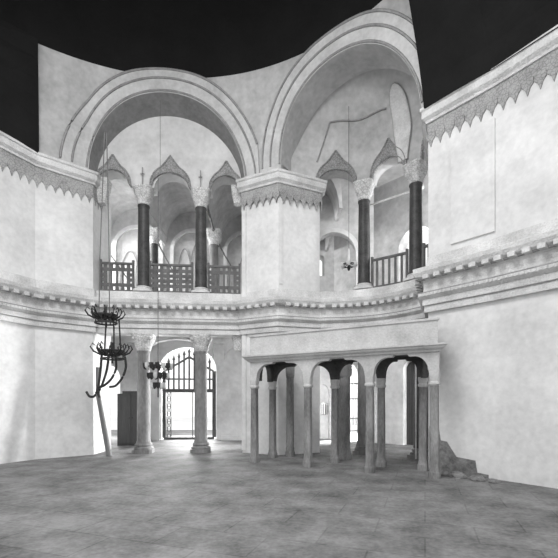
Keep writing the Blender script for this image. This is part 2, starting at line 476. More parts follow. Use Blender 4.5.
shell(bm, front_right, xsR, lambda s: max(ZT0, arc(CR, rinR, ZR)(s)), lambda s: ZT1, 0)
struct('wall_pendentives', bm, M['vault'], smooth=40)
bm = NB()
xs2 = sorted(set([s for s in frange(SLC-routL, SLC+routL, .05) if -2.6 < s < 4.19])|{SLC-rinL, SLC+rinL})
shell(bm, front_left, xs2, lambda s: max(ZT0, arc(SLC, rinL, ZL)(s)), lambda s: max(ZT0+.01, arc(SLC, routL, ZL)(s)), .07, .1)
xs3 = sorted(set([s for s in frange(SV+.01, LC-.02, .05)])|{CR-rinR, CR+rinR})
shell(bm, front_right, xs3, lambda s: max(ZT0, arc(CR, rinR, ZR)(s)), lambda s: max(ZT0+.01, arc(CR, routR, ZR)(s)), .07, .1)
struct('trim_9', bm, M['vault_edge'], smooth=40)
# thin roll mouldings on both archivolts
bm = NB()
for rr, fn, c, z0, lim in ((rinL+.05, front_left, SLC, ZL, (-2.6, 4.2)), (rinL+.42, front_left, SLC, ZL, (-2.6, 4.2)), (routL, front_left, SLC, ZL, (-2.6, 4.2)),
                           (rinR+.05, front_right, CR, ZR, (SV+.01, LC)), (rinR+.4, front_right, CR, ZR, (SV+.01, LC)), (routR, front_right, CR, ZR, (SV+.01, LC))):
    pts = []
    for k in range(61):
        a = PI*(1-k/60); s = c+rr*math.cos(a); z = z0+rr*math.sin(a)
        if lim[0] < s < lim[1] and z > ZT0: pts.append(shell_pt(fn(s), z, .08))
    tube(bm, pts, .035, 6)
struct('trim_10', bm, M['line'], smooth=60)
# soffit of the big left arch
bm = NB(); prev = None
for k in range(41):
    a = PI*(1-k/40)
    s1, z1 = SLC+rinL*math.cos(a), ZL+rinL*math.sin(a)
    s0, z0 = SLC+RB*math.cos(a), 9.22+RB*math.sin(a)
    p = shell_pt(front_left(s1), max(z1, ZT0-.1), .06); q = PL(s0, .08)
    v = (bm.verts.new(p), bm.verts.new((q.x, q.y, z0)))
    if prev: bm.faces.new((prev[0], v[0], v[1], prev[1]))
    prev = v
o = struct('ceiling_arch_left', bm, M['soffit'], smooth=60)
# soffit of the exedra arch
bm = NB(); prev = None
for k in range(41):
    a = PI*(1-k/40)
    s1, z1 = CR+rinR*math.cos(a), ZR+rinR*math.sin(a)
    p = shell_pt(front_right(s1), z1, .06); q = front_right(s1)-nC*.7
    v = (bm.verts.new(p), bm.verts.new((q.x, q.y, z1)))
    if prev: bm.faces.new((prev[0], v[0], v[1], prev[1]))
    prev = v
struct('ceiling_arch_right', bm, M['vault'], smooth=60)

# upper cornices of the piers with stencilled pendants
def upper_cornice(idx, path, ext=0):
    bm = NB()
    z = 9.02
    sweep(bm, path, [(0, z), (.06, z), (.08, z+.05), (.14, z+.10), (.16, z+.12), (.16, z+.28), (.20, z+.31), (.20, z+.38), (0, z+.42)])
    struct('trim_%d' % idx, bm, M['trim'])
    bm = NB(); strip(bm, path, [(s, 8.72, 9.04) for s in path.L], .05, .02)
    t = .17
    while t < path.len-.1:
        p, nn = path.at(t); q = p+nn*.03; tx = Vector((-nn.y, nn.x))
        w, h = .12, .36
        vs = []
        for (u, dz) in ((-w, 0), (w, 0), (w, -.12), (w*.45, -.2), (0, -h), (-w*.45, -.2), (-w, -.12)):
            c = q+tx*u; vs.append(bm.verts.new((c.x, c.y, 8.74+dz)))
        f = bm.faces.new(vs)
        r = bmesh.ops.extrude_face_region(bm, geom=[f])
        for g in r['geom']:
            if isinstance(g, bmesh.types.BMVert): g.co.x -= nn.x*.04; g.co.y -= nn.y*.04
        t += .25
    struct('trim_%d' % (idx+1), bm, M['pendant'])
upper_cornice(11, Path([(-1.30, 14.2), (-1.29, 13.87), (-.02, 13.25), (1.47, 13.92), (1.47, 14.25)]))
upper_cornice(13, Path([(4.55, 11.9), PK2, (4.98, 9.2), (6.6, 7.0)]))
upper_cornice(15, Path([(-9.6, 8.2), PKL, (-6.22, 13.38), (-6.25, 14.2)]))

# shallow pilaster edges on the right and centre pier
bm = NB()
strip(bm, Path([PK1, (1.42, 13.95)]), [(0.02, 5.7, 8.7), (.14, 5.7, 8.7)], .06, .03)
strip(bm, Path([(-1.27, 13.93), PK1]), [(0, 0.1, 8.7), (.16, .1, 8.7)], .1, .05)
struct('trim_17', bm, M['pier'])
bm = NB()
strip(bm, Path([PK2, (4.98, 9.2)]), [(.62, 5.7, 8.3), (1.65, 5.7, 8.3)], .08, .05)
struct('trim_18', bm, M['pier'])

# ---------------------------------------------------------------- exedra upper wall + semidome
exp_pts = [v2(PE(a/2)) for a in range(222, 30, -3)]
exP = Path(exp_pts)
def s_deg(d): return exP.len*(111-d)/(111-exp_deg_end)
exp_deg_end = (222-3*(len(exp_pts)-1))/2
colsE = [s_deg(67.5), s_deg(37.5)]; SE0 = s_deg(95)
sm = [(0.0, ZI, 10.25), (SE0-.01, ZI, 10.25)]+[(s, arcade_lo(s, colsE, SE0, exP.len-.0, .32, .55), 10.25) for s in dense(SE0, exP.len-.0, colsE, .32)]
bm = NB(); strip(bm, exP, sm, .5, .1)
struct('wall_exedra', bm, M['vault'], smooth=40)
eh = [((SE0+colsE[0]-.32)/2, (colsE[0]-.32-SE0)/2), ((colsE[0]+colsE[1])/2, (colsE[1]-colsE[0])/2-.32), ((colsE[1]+.32+exP.len)/2, (exP.len-colsE[1]-.32)/2)]
for k, (c, h) in enumerate(eh):
    bm = NB(); ogee(bm, exP, c, h, .55, .16, peak=1.2, extra=.08 if k < 2 else .0); struct('trim_%d' % (19+k), bm, M['hood'])
bm = NB(); ring_prev = None
R0, z0, hh = RE-.1, 10.22, 2.45
N, K = 48, 14
rings = []
for i in range(N+1):
    a = math.radians(125-150*i/N)
    rings.append([bm.verts.new((CE.x+R0*math.cos(ph)*math.cos(a), CE.y+R0*math.cos(ph)*math.sin(a), z0+hh*math.sin(ph))) for ph in [math.radians(85*k/K) for k in range(K+1)]])
for a, b in zip(rings, rings[1:]):
    for k in range(K): bm.faces.new((a[k], b[k], b[k+1], a[k+1]))
bmesh.ops.bisect_plane(bm, geom=bm.verts[:]+bm.edges[:]+bm.faces[:], plane_co=(PK1b.x-nC.x*.35, PK1b.y-nC.y*.35, 0), plane_no=(nC.x, nC.y, 0), clear_outer=True)
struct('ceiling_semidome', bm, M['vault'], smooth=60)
# tall round-headed pale panel and painted lines on the semidome
def dome_pt(deg, z, off=.04):
    if z <= z0: r = RE-.1
    else: r = R0*math.sqrt(max(0, 1-((z-z0)/hh)**2))
    p = PE(deg, r-off); return Vector((p.x, p.y, z))
bm = NB(); prev = None; W = 5.2; cdeg = 42.5
def tall(zt):
    if zt > 11.15: return W*math.sqrt(max(0.0, 1-((zt-11.15)/.45)**2))
    if zt < 9.6: return W*.55
    return W*(.55+.45*min(1, (zt-9.6)/.8))
zs = frange(9.45, 11.595, .06)
edge1, edge2 = [], []
for z in zs:
    w = tall(z); row = [bm.verts.new(dome_pt(cdeg+1.2+w-2*w*i/8, z, .05)) for i in range(9)]
    edge1.append(dome_pt(cdeg+1.2+w, z, .05)); edge2.append(dome_pt(cdeg+1.2-w, z, .05))
    if prev:
        for i in range(8): bm.faces.new((prev[i], prev[i+1], row[i+1], row[i]))
    prev = row
o = struct('trim_22', bm, M['marble'], smooth=60)
md = o.modifiers.new('s', 'SOLIDIFY'); md.thickness = .04
bm = NB(); tube(bm, edge1+edge2[::-1], .025, 6)
tube(bm, [dome_pt(d, 11.2+.03*math.sin(d*.25), .02) for d in range(88, 50, -2)], .028, 6)
tube(bm, [dome_pt(88+i*.8, 11.2-i*.13, .02) for i in range(10)], .028, 6)
struct('trim_23', bm, M['line'], smooth=60)

# gallery behind the exedra: vault ceiling and dark arch
slab('ceiling_gallery_roof', 11.0, 11.15, M['gallery'])
gw = Path([(.9, 15.6), (2.75, 15.9)])
bm = NB()
gp = Path([(.6, 15.9), (6.4, 15.2)])
sgc = 1.62
wall_open(bm, gp, 0, 3.1, 5.3, 10.9, [(1.55, .87, 5.3, 7.55, .87)], .35)
struct('wall_gallery_partition', bm, M['gallery'])
bm = NB(); arch_band(bm, gp, 1.55, .87, .16, 7.55, .1, .05, jamb=1.9); struct('trim_24', bm, M['outer'])

# ---------------------------------------------------------------- dome (near-black, lens fall-off put into its colour)
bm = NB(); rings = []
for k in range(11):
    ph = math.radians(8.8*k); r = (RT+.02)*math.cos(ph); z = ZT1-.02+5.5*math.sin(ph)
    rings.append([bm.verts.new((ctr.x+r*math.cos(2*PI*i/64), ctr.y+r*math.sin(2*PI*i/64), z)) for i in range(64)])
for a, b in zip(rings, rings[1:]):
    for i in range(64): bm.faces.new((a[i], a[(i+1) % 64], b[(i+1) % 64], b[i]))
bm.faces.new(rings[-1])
struct('ceiling_dome', bm, M['soot'], smooth=60)  # 'soot' is lens fall-off painted as near-black, not soot
# upper walls above the side piers, vignette darkness painted in as near-black
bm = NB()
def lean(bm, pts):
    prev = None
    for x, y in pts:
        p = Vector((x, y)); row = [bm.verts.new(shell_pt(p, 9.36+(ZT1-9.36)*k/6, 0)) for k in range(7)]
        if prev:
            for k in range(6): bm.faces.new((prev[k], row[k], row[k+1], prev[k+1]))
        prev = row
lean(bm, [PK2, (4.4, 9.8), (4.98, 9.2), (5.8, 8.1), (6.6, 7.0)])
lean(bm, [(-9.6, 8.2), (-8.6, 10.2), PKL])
o = struct('wall_upper_sides', bm, M['soot'])  # 'soot' is vignette darkness painted as near-black, not soot
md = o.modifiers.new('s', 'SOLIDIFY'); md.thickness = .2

# ---------------------------------------------------------------- columns
def shaft_prof(r, z0, z1):
    return [(r*1.12, z0), (r*1.12, z0+.05), (r*1.03, z0+.09), (r*1.02, z0+.6), (r, (z0+z1)/2), (r*.92, z1-.12), (r*.93, z1-.08), (r*1.02, z1-.05), (r*1.02, z1)]
def column(name, label, loc, rz, r, h, kind, shaft_m, group):
    """h: height to the top of capital / impost; base on z=0"""
    t = thing(name, label, 'column', loc, rz, group)
    bm = NB()
    bh = .34 if kind == 'lower' else .2
    loft_sq(bm, [(r*1.55, 0, 14), (r*1.55, bh*.35, 14)])
    lathe(bm, [(r*1.5, bh*.35), (r*1.55, bh*.45), (r*1.5, bh*.56), (r*1.28, bh*.64), (r*1.24, bh*.72), (r*1.36, bh*.8), (r*1.3, bh*.92), (r*1.14, bh)], 24)
    link('base', bm, M['marble'] if kind == 'upper' else M['grey_marble'], t, 40)
    ch = .56 if kind == 'lower' else .60
    bm = NB(); lathe(bm, shaft_prof(r, bh, h-ch), 28); link('shaft', bm, shaft_m, t, 40)
    bm = NB()
    if kind == 'lower':      # melon capital: lobed bell, square abacus
        seg = 48; prof = [(.98, 0), (1.1, .04), (1.12, .10), (1.22, .24), (1.42, .38), (1.55, .46), (1.5, .5)]
        rings = []
        for k, z in prof:
            ring = []
            for i in range(seg):
                a = 2*PI*i/seg; ca, sa = math.cos(a), math.sin(a)
                q = 2+3.5*z/.5; e = (abs(ca)**q+abs(sa)**q)**(-1/q)
                lob = 1+.10*abs(math.sin(4*a))*(z/.3 if z < .3 else 1)
                ring.append(bm.verts.new((r*k*ca*e*lob, r*k*sa*e*lob, h-ch+z)))
            rings.append(ring)
        for a, b in zip(rings, rings[1:]):
            for i in range(seg): bm.faces.new((a[i], a[(i+1) % seg], b[(i+1) % seg], b[i]))
        bm.faces.new(rings[0][::-1]); bm.faces.new(rings[-1])
        loft_sq(bm, [(r*1.5, h-.07, 16), (r*1.62, h-.05, 16), (r*1.62, h, 16)])
        cap = link('capital', bm, M['carved'], t, 35)
        bm = NB()              # carved leaf volutes at the corners
        for sx in (-1, 1):
            for sy in (-1, 1):
                bmesh.ops.create_uvsphere(bm, u_segments=10, v_segments=6, radius=r*.3, matrix=Matrix.Translation((sx*r*1.22, sy*r*1.22, h-.16)))
        link('volute', bm, M['carved'], cap, 50)
    else:
        lathe(bm, [(r*1.0, h-ch), (r*1.12, h-ch+.03), (r*1.12, h-ch+.08), (r*1.05, h-ch+.1)], 24)
        loft_sq(bm, [(r*1.0, h-ch+.08, 2.2), (r*1.12, h-ch+.16, 2.8), (r*1.35, h-ch+.27, 4), (r*1.42, h-ch+.31, 8)])
        cap = link('capital', bm, M['carved'], t, 35)
        bm = NB(); loft_sq(bm, [(r*1.3, h-.30, 14), (r*1.52, h-.08, 14), (r*1.6, h-.06, 16), (r*1.6, h, 16)])
        link('impost', bm, M['carved'], t, 35)
    return t
rzL = math.atan2(uL.y, uL.x)
pA, pB = PL(.08), PL(2.05)
column('column', 'grey marble ground column left of the spiked gate, dark cupboard behind it', (pA.x, pA.y, 0), rzL, .22, 4.1, 'lower', M['grey_marble'], 'ground columns of the left bay')
column('column', 'grey marble ground column right of the hanging chandelier, crossing the spiked gate', (pB.x, pB.y, 0), rzL, .22, 4.1, 'lower', M['grey_marble'], 'ground columns of the left bay')
hU = ZI-5.57
column('column', 'dark upper column on the ledge above the ground column by the cupboard', (pA.x, pA.y, 5.57), rzL, .2, hU, 'upper', M['porphyry'], 'dark gallery columns')
column('column', 'dark upper column between the two right lattice panels of the left bay', (pB.x, pB.y, 5.57), rzL, .2, hU, 'upper', M['porphyry'], 'dark gallery columns')
e1, e2 = PE(67.5), PE(37.5)
column('column', 'dark upper column beside the slatted railing and the hanging glass lamp', (e1.x, e1.y, 5.57), math.radians(-22.5), .2, hU, 'upper', M['porphyry'], 'dark gallery columns')
column('column', 'dark upper column next to the right pier, at the raised end of the slatted railing', (e2.x, e2.y, 5.57), math.radians(-52), .2, hU, 'upper', M['porphyry'], 'dark gallery columns')
column('column', 'shaded ground column behind the third front post of the stone platform', (e1.x, e1.y, 0), math.radians(-22.5), .22, 4.1, 'lower', M['grey_marble'], 'ground columns behind the platform')
column('column', 'broad dark ground column seen through the right arch of the platform', (e2.x+.13, e2.y-.1, 0), math.radians(-52), .215, 4.1, 'lower', M['porphyry'], 'ground columns behind the platform')
# rear gallery columns
column('column', 'slim dark rear gallery column peeping out behind the upper column above the cupboard', (-5.14, 16.5, 5.3), 0, .16, 3.55, 'upper', M['porphyry'], 'rear gallery columns')
column('column', 'rear gallery column with pale capital behind the rightmost lattice panel', (-2.7, 16.6, 5.3), 0, .19, 3.55, 'upper', M['grey_marble'], 'rear gallery columns')

# half columns / jamb capital at the bay ends
bm = NB(); p = PL(SL1-.12); loft_sq(bm, [(.12, 3.6, 12), (.2, 3.95, 12), (.22, 4.1, 12)], (p.x, p.y, 0))
p = PL(SL1-.14); loft_sq(bm, [(.12, 8.8, 12), (.19, 9.1, 12), (.22, 9.4, 12)], (p.x, p.y, 0))
p = PL(SL0+.14); loft_sq(bm, [(.12, 8.6, 12), (.22, 9.1, 12), (.26, 9.4, 12)], (p.x, p.y, 0))
struct('trim_25', bm, M['carved'], smooth=35)

# ---------------------------------------------------------------- balustrades of the gallery
def railing(label, a, b, z, h, style, group, slope=0):
    """lattice panel from a to b (Vector2)"""
    mid = (a+b)/2; d = b-a; w = d.length; ang = math.atan2(d.y, d.x)
    t = thing('railing', label, 'railing', (mid.x, mid.y, z), ang, group)
    bm = NB()
    box(bm, (0, 0, h-.04), (w, .08, .07)); link('top_rail', bm, M['lattice'], t)
    bm = NB(); box(bm, (0, 0, .04), (w, .07, .07)); link('bottom_rail', bm, M['lattice'], t)
    for sx in (-1, 1):
        bm = NB(); box(bm, (sx*(w/2-.035), 0, h/2+.04), (.07, .09, h+.08)); link('end_post', bm, M['lattice'], t)
    bm = NB(); cw = .2
    if style == 'slats':
        n = int(w/.21)
        for i in range(1, n):
            bm = NB(); box(bm, (-w/2+w*i/n, 0, h/2), (.07, .045, h-.14)); link('slat', bm, M['lattice'], t)
        return t
    nx = max(3, round(w/.205)); nz = 5; cx = w/nx; cz = (h-.14)/nz
    lo = .07
    frame_only = style == 'mixed'
    for i in range(1, nx):
        x = -w/2+cx*i
        if frame_only and 1 < i < nx-1:
            box(bm, (x, 0, lo+cz*.5), (.115, .035, cz)); box(bm, (x, 0, lo+cz*4.5), (.115, .035, cz))
        else: box(bm, (x, 0, h/2), (.115, .035, h-.1))
    for k in range(1, nz):
        z_ = lo+cz*k
        if frame_only and 1 < k < nz-1:
            box(bm, (-w/2+cx*.5, 0, z_), (cx, .03, .115)); box(bm, (w/2-cx*.5, 0, z_), (cx, .03, .115))
        else: box(bm, (0, 0, z_), (w-.05, .03, .115))
    link('lattice', bm, M['lattice'], t)
    if frame_only:
        for i in range(2, nx-1):
            bm = NB(); box(bm, (-w/2+cx*i, 0, h/2), (.06, .05, h-.14-2*cz)); link('baluster', bm, M['lattice'], t)
    return t
railing('wooden railing panel with upright balusters inside a lattice border, leftmost in the gallery', PL(SL0+.05, .0), PL(-.24, .0), 5.58, 1.03, 'mixed', 'lattice railings of the left gallery')
railing('square lattice railing panel between the two dark upper columns', PL(.26, .0), PL(1.78, .0), 5.58, 1.03, 'full', 'lattice railings of the left gallery')
railing('lattice railing panel between the upper column and the centre pier', PL(2.28, .0), PL(SL1-.04, .0), 5.58, 1.03, 'mixed', 'lattice railings of the left gallery')
railing('pale slatted railing rising between the two dark columns of the curved gallery', PE(63.4, 3.4), PE(42, 3.4), 5.58, 1.0, 'slats', 'slatted railings of the curved gallery')
railing('short slatted railing between the rightmost dark column and the right pier', PE(33.2, 3.4), PE(25.5, 3.4), 5.58, 1.0, 'slats', 'slatted railings of the curved gallery')

# tie rods
def rod(label, a, b, r=.03, name='tie_rod', cat='tie rod', m='cordd', group='iron tie rods'):
    bm = NB(); a = Vector(a); b = Vector(b)
    tube(bm, [a-a, b-a], r, 8)
    for e in (Vector((0, 0, 0)), b-a): bmesh.ops.create_uvsphere(bm, u_segments=8, v_segments=6, radius=r*2, matrix=Matrix.Translation(e))
    return link(name, bm, M[m], None, 60, label=label, cat=cat, group=group, loc=a)
rod('slanting tie rod at the upper right of the second upper column', (-2.62, 14.5, 9.0), (-2.66, 16.2, 8.75), .035)
rod('slanting tie rod beside the slim rear column behind the lattice panel', (-5.0, 16.6, 8.3), (-4.55, 18.0, 7.2), .03)
rod('tie rod slanting down behind the rightmost lattice panel', (-2.5, 16.7, 8.3), (-2.0, 18.2, 7.6), .03)
rod('tie rod slanting down behind the leftmost railing panel', (-7.2, 16.4, 8.2), (-6.7, 17.7, 7.2), .03)
rod('pale tie rod crossing the curved gallery behind the right column', (3.1, 14.3, 8.75), (4.75, 13.3, 8.9), .035, m='rope')

# ---------------------------------------------------------------- stone platform
P0 = Vector((-.72, 11.8)); uP = Vector((.8697, -.4933)); mP = Vector((.4933, .8697)); DP = 1.05; LP = 5.06; RB_ = .5
plat = thing('platform', 'raised stone platform on slim posts with three scalloped arches, against the right bay', 'platform', (P0.x, P0.y, 0), math.atan2(uP.y, uP.x))
fr = [0.0, 1.74, 3.467, LP-.06]
def post(x, y, w=.10, m='post'):
    bm = NB()
    loft_sq(bm, [(w*1.25, 0, 14), (w*1.25, .14, 14), (w*1.1, .17, 14), (w*1.05, .22, 10), (w*.98, .26, 10), (w*.92, 1.2, 10), (w*.86, 2.16, 10)], (x, y, 0))
    p = link('post', bm, M[m], plat, 12)
    bm = NB(); loft_sq(bm, [(w*.9, 2.16, 10), (w*1.15, 2.19, 10), (w*1.15, 2.23, 10), (w*.95, 2.26, 10), (w*1.1, 2.36, 14), (w*1.1, 2.42, 14)], (x, y, 0))
    link('cap', bm, M['stone'], p, 40)
for x in fr: post(x, 0)
rear = [0.0, 2.11, 3.467, LP-RB_]
for x in rear: post(x, DP)
def arches(xs, path, parent, m='stone', thick=.17):
    if m == 'wood_and_shade': m = 'shade_stone'  # rear and side panels get their shade by colour
    bm = NB(); sm = []
    hw = .105
    for a, b in zip(xs, xs[1:]):
        c = (a+b)/2; h = (b-a)/2-hw
        if not sm: sm.append((a-hw, 2.40, 3.0))
        sm.append((a+hw-.001, 2.40, 3.0))
        for k in range(41):
            tt = -1+2*k/40; u = abs(tt)
            if u > .5: z = 2.42+.44*math.sqrt(max(0, 1-((u-.5)/.5)**2))
            elif u > .26: z = 2.865
            else: z = 2.915
            sm.append((c+tt*h, z, 3.0))
        sm.append((b-hw+.001, 2.40, 3.0))
    sm.append((xs[-1]+hw, 2.40, 3.0))
    strip(bm, path, sm, thick, thick/2)
    link('arch_panel', bm, M[m], parent)
arches([x+1 for x in fr], Path([(-1, 0), (9, 0)]), plat)
arches([x+1 for x in rear], Path([(-1, DP), (9, DP)]), plat, 'wood_and_shade')
arches([.105, DP-.195], Path([(0, .09), (0, 9)]), plat, 'wood_and_shade', .15)
arches([.105, DP-.195], Path([(LP-.10, .09), (LP-.10-(RB_-.06)*9/DP, 9.09)]), plat, 'wood_and_shade', .15)
bm = NB(); 
sweep(bm, Path([(-.1, DP+.06), (-.1, -.1), (LP+.03, -.1), (LP+.09-RB_, DP+.06)]), [(0, 2.94), (.04, 2.94), (.06, 2.98), (.12, 3.02), (.14, 3.06), (.17, 3.08), (.17, 3.12), (0, 3.14), (-.1, 3.14), (-.1, 2.94)])
link('cornice', bm, M['stone'], plat)
bm = NB(); sweep(bm, Path([(-.1, DP+.06), (-.1, -.1), (LP+.03, -.1), (LP+.09-RB_, DP+.06)]), [(0, 3.13), (.0, 3.66), (.03, 3.67), (.03, 3.72), (-.12, 3.72), (-.12, 3.13)])
link('parapet', bm, M['stone'], plat)
bm = NB(); box(bm, (LP/2-.18, DP/2, 3.03), (LP-.4, DP-.05, .12)); link('deck', bm, M['wood_and_shade'], plat)  # dark colour puts the shade on the platform ceiling
# thick pillars that carry the back of the platform
def pillar(label, x, y, w, g):
    t = thing('pillar', label, 'pillar', (x, y, 0), 0.1, g)
    bm = NB(); lathe(bm, [(w*1.25, 0), (w*1.25, .12), (w*1.1, .2), (w*1.1, .26), (w, .32), (w, 1.5), (w*.95, 2.55)], 16); link('shaft', bm, M['post'], t, 40)
    bm = NB(); loft_sq(bm, [(w*.95, 2.55, 8), (w*1.03, 2.62, 10), (w*1.08, 2.8, 14), (w*1.08, 2.96, 14)]); link('capital', bm, M['post'], t, 40)
pillar('thick stained pillar seen through the left arch of the platform', .36, 13.0, .125, 'pillars under the platform')
pillar('thick stained pillar seen through the middle arch of the platform', 2.02, 12.5, .21, 'pillars under the platform')

# ---------------------------------------------------------------- iron gate in the aisle doorway
gp0, gn = outp.at(gate_s); gang = math.atan2(-gn.x, gn.y)+PI
gang = math.atan2(1.7, 17.6)
gc = gp0-gn*.45
gate = thing('gate', 'grey iron gate with spiked upright bars and a peaked top in the bright doorway', 'gate', (gc.x, gc.y, 0), gang)
bm = NB()
box(bm, (0, 0, .06), (2.3, .08, .1)); link('threshold_bar', bm, M['gateiron'], gate)
for sx in (-1, 1):
    bm = NB(); box(bm, (sx*1.15, 0, 1.65), (.17, .1, 3.1)); link('gate_post', bm, M['gateiron'], gate)
bm = NB(); box(bm, (0, 0, 2.28), (2.3, .09, .16)); link('crossbar', bm, M['gateiron'], gate)
bm = NB(); box(bm, (0, 0, 2.82), (2.3, .06, .07)); link('rail', bm, M['gateiron'], gate)
bm = NB()
for sx in (-1, 1): tube(bm, [(sx*1.12, 0, 3.2), (sx*.5, 0, 3.55), (0, 0, 3.86)], .05)
link('peaked_rail', bm, M['gateiron'], gate, 60)
for i in range(-4, 5):
    x = i*.235; ztop = 3.86-.55*abs(x)/1.1+.18
    bm = NB(); tube(bm, [(x, 0, 2.3), (x, 0, ztop)], .045); b_ = link('bar', bm, M['gateiron'], gate, 60)
    bm = NB(); lathe(bm, [(.04, 0), (.075, .05), (.06, .1), (.005, .26)], 8, (x, 0, ztop)); link('spike', bm, M['gateiron'], b_, 60)
# latticed side leaf folded at left
bm = NB()
for x in (-1.02, -.84): tube(bm, [(x, .02, .1), (x, .02, 2.25)], .02)
for k in range(6):
    z = .15+k*.35; tube(bm, [(-1.02, .02, z), (-.84, .02, z+.35)], .014); tube(bm, [(-.84, .02, z), (-1.02, .02, z+.35)], .014)
    tube(bm, [(-1.02, .02, z), (-.84, .02, z)], .014)
link('side_lattice', bm, M['gateiron'], gate, 60)
bm = NB(); tube(bm, [(.14, 0.1, .1), (.14, 0.1, 2.2)], .02); link('bolt_rod', bm, M['gateiron'], gate)

# window grille in the right bright arch
gp1, gn1 = outp.at(s_seg1+.88); g1 = gp1-gn1*.3
grille = thing('grille', 'iron window grille in the bright arch seen through the middle platform arch', 'grille', (g1.x, g1.y, 0), math.atan2(-5.4, 5.2))
for i in range(-2, 3):
    bm = NB(); tube(bm, [(i*.17, 0, .7), (i*.17, 0, 3.1-abs(i)*.08)], .02); b_ = link('bar', bm, M['gateiron'], grille, 60)
for z in (1.0, 1.9, 2.6):
    bm = NB(); box(bm, (0, 0, z), (.92, .03, .05)); link('rail', bm, M['gateiron'], grille)
# small barred window
sp, sn = outp.at(s_at(2.15))
sg = thing('grille', 'tiny barred window low in the aisle wall left of the thick pillar', 'grille', (sp.x-sn.x*.2, sp.y-sn.y*.2, 1.15), gang)
for i in (-1, 0, 1):
    bm = NB(); tube(bm, [(i*.085, 0, 0), (i*.085, 0, .5)], .02); link('bar', bm, M['gateiron'], sg, 60)

# dark boarded leaf added in place of the unlit opening in right aisle niche
dp, dn = outp.at(s_seg1+3.9); dq = dp-dn*.35
bm = NB(); ang2 = math.atan2(-5.4, 5.2)
box(bm, (dq.x, dq.y, 1.75), (.78, .08, 3.5), ang2)
for i in range(-3, 4):
    c = dq+dn*.05+Vector((math.cos(ang2), math.sin(ang2)))*i*.11; box(bm, (c.x, c.y, 1.75), (.1, .03, 3.45), ang2)
struct('unlit_niche_fill', bm, M['wood_and_shade'])

# niche arch in aisle wall seen through middle arch
bm = NB(); arch_band(bm, outp, s_at(1.95), .42, .12, 2.2, .12, .06, jamb=2.1); struct('trim_26', bm, M['outer'])

# ---------------------------------------------------------------- cupboard
cup = thing('cupboard', 'dark wooden cupboard with a stepped top standing behind the left ground column', 'cupboard', (-5.98, 16.2, 0), .05)
bm = NB(); box(bm, (0, .2, 1.05), (1.1, .45, 2.1)); box(bm, (.1, .2, 2.15), (.9, .45, .1)); link('body', bm, M['wood_and_shade'], cup)
for sx in (-1, 1):
    bm = NB(); box(bm, (sx*.26, -.04, 1.05), (.5, .03, 1.95)); d_ = link('door', bm, M['wood_and_shade'], cup)
    bm = NB(); lathe(bm, [(.02, 0), (.03, .02), (.0, .04)], 8, (sx*.06, -.06, 1.1)); link('knob', bm, M['iron'], d_)

# ---------------------------------------------------------------- chandeliers and lamp hoops
def ring_pts(r, z, n=28, cx=0, cy=0): return [(cx+r*math.cos(2*PI*i/n), cy+r*math.sin(2*PI*i/n), z) for i in range(n+1)]
def chandelier(label, loc, r, tiers, cord_top, group, cups=10, name='chandelier'):
    t = thing(name, label, 'chandelier', loc, 0, group)
    bm = NB(); tube(bm, [(0, 0, .12), (0, 0, cord_top-loc[2])], .012, 6); link('cord', bm, M['cordd'], t)
    bm = NB()
    tube(bm, [(0, 0, -tiers*.32-.1), (0, 0, .14)], .022)
    for k in range(tiers):
        rr = r*(1-.28*k); z = -.32*k-.05
        tube(bm, ring_pts(rr, z), .018, 6)
        for j in range(6):
            a = 2*PI*j/6; tube(bm, [(0, 0, z+.1), (rr*.5*math.cos(a), rr*.5*math.sin(a), z+.04), (rr*math.cos(a), rr*math.sin(a), z)], .013, 6)
    link('hoop', bm, M['iron'], t, 60)
    for k in range(tiers):
        rr = r*(1-.28*k); z = -.32*k-.05; n = cups-2*k
        for j in range(n):
            a = 2*PI*j/n; x, y = rr*math.cos(a), rr*math.sin(a)
            bm = NB(); lathe(bm, [(.01, -.09), (.045, -.06), (.065, .0), (.07, .12), (.06, .12), (.0, -.02)], 10, (x, y, z)); c_ = link('lamp_cup', bm, M['iron'] if j % 3 else M['glass'], t, 50)
    return t
chandelier('dark tiered iron chandelier hanging in front of the gate beside the left column', (-4.02, 13.3, 2.98), .42, 3, 9.4, 'hanging chandeliers', 14)
# glass lamp in curved gallery
t = thing('hanging_lamp', 'small glass hanging lamp in front of the dark gallery arch', 'lamp', (2.34, 13.4, 6.35), 0)
bm = NB(); tube(bm, [(0, 0, .55), (0, 0, 5.4)], .01, 6); link('cord', bm, M['cordd'], t)
bm = NB(); lathe(bm, [(.02, .0), (.05, .05), (.045, .3), (.03, .5), (.01, .56)], 10); link('stem', bm, M['glass'], t, 50)
bm = NB(); tube(bm, ring_pts(.24, 0.0), .02, 6)
for j in range(6):
    a = PI/3*j; tube(bm, [(0, 0, .05), (.24*math.cos(a), .24*math.sin(a), 0)], .012, 6)
lathe(bm, [(.0, -.2), (.04, -.16), (.06, -.08), (.03, .0)], 10)
link('hoop', bm, M['iron'], t, 60)
for j in range(6):
    a = PI/3*j+.3; bm = NB(); lathe(bm, [(.01, -.08), (.06, -.03), (.085, .05), (.07, .06), (.0, -.02)], 10, (.24*math.cos(a), .24*math.sin(a), 0)); link('glass_cup', bm, M['glass'], t, 50)

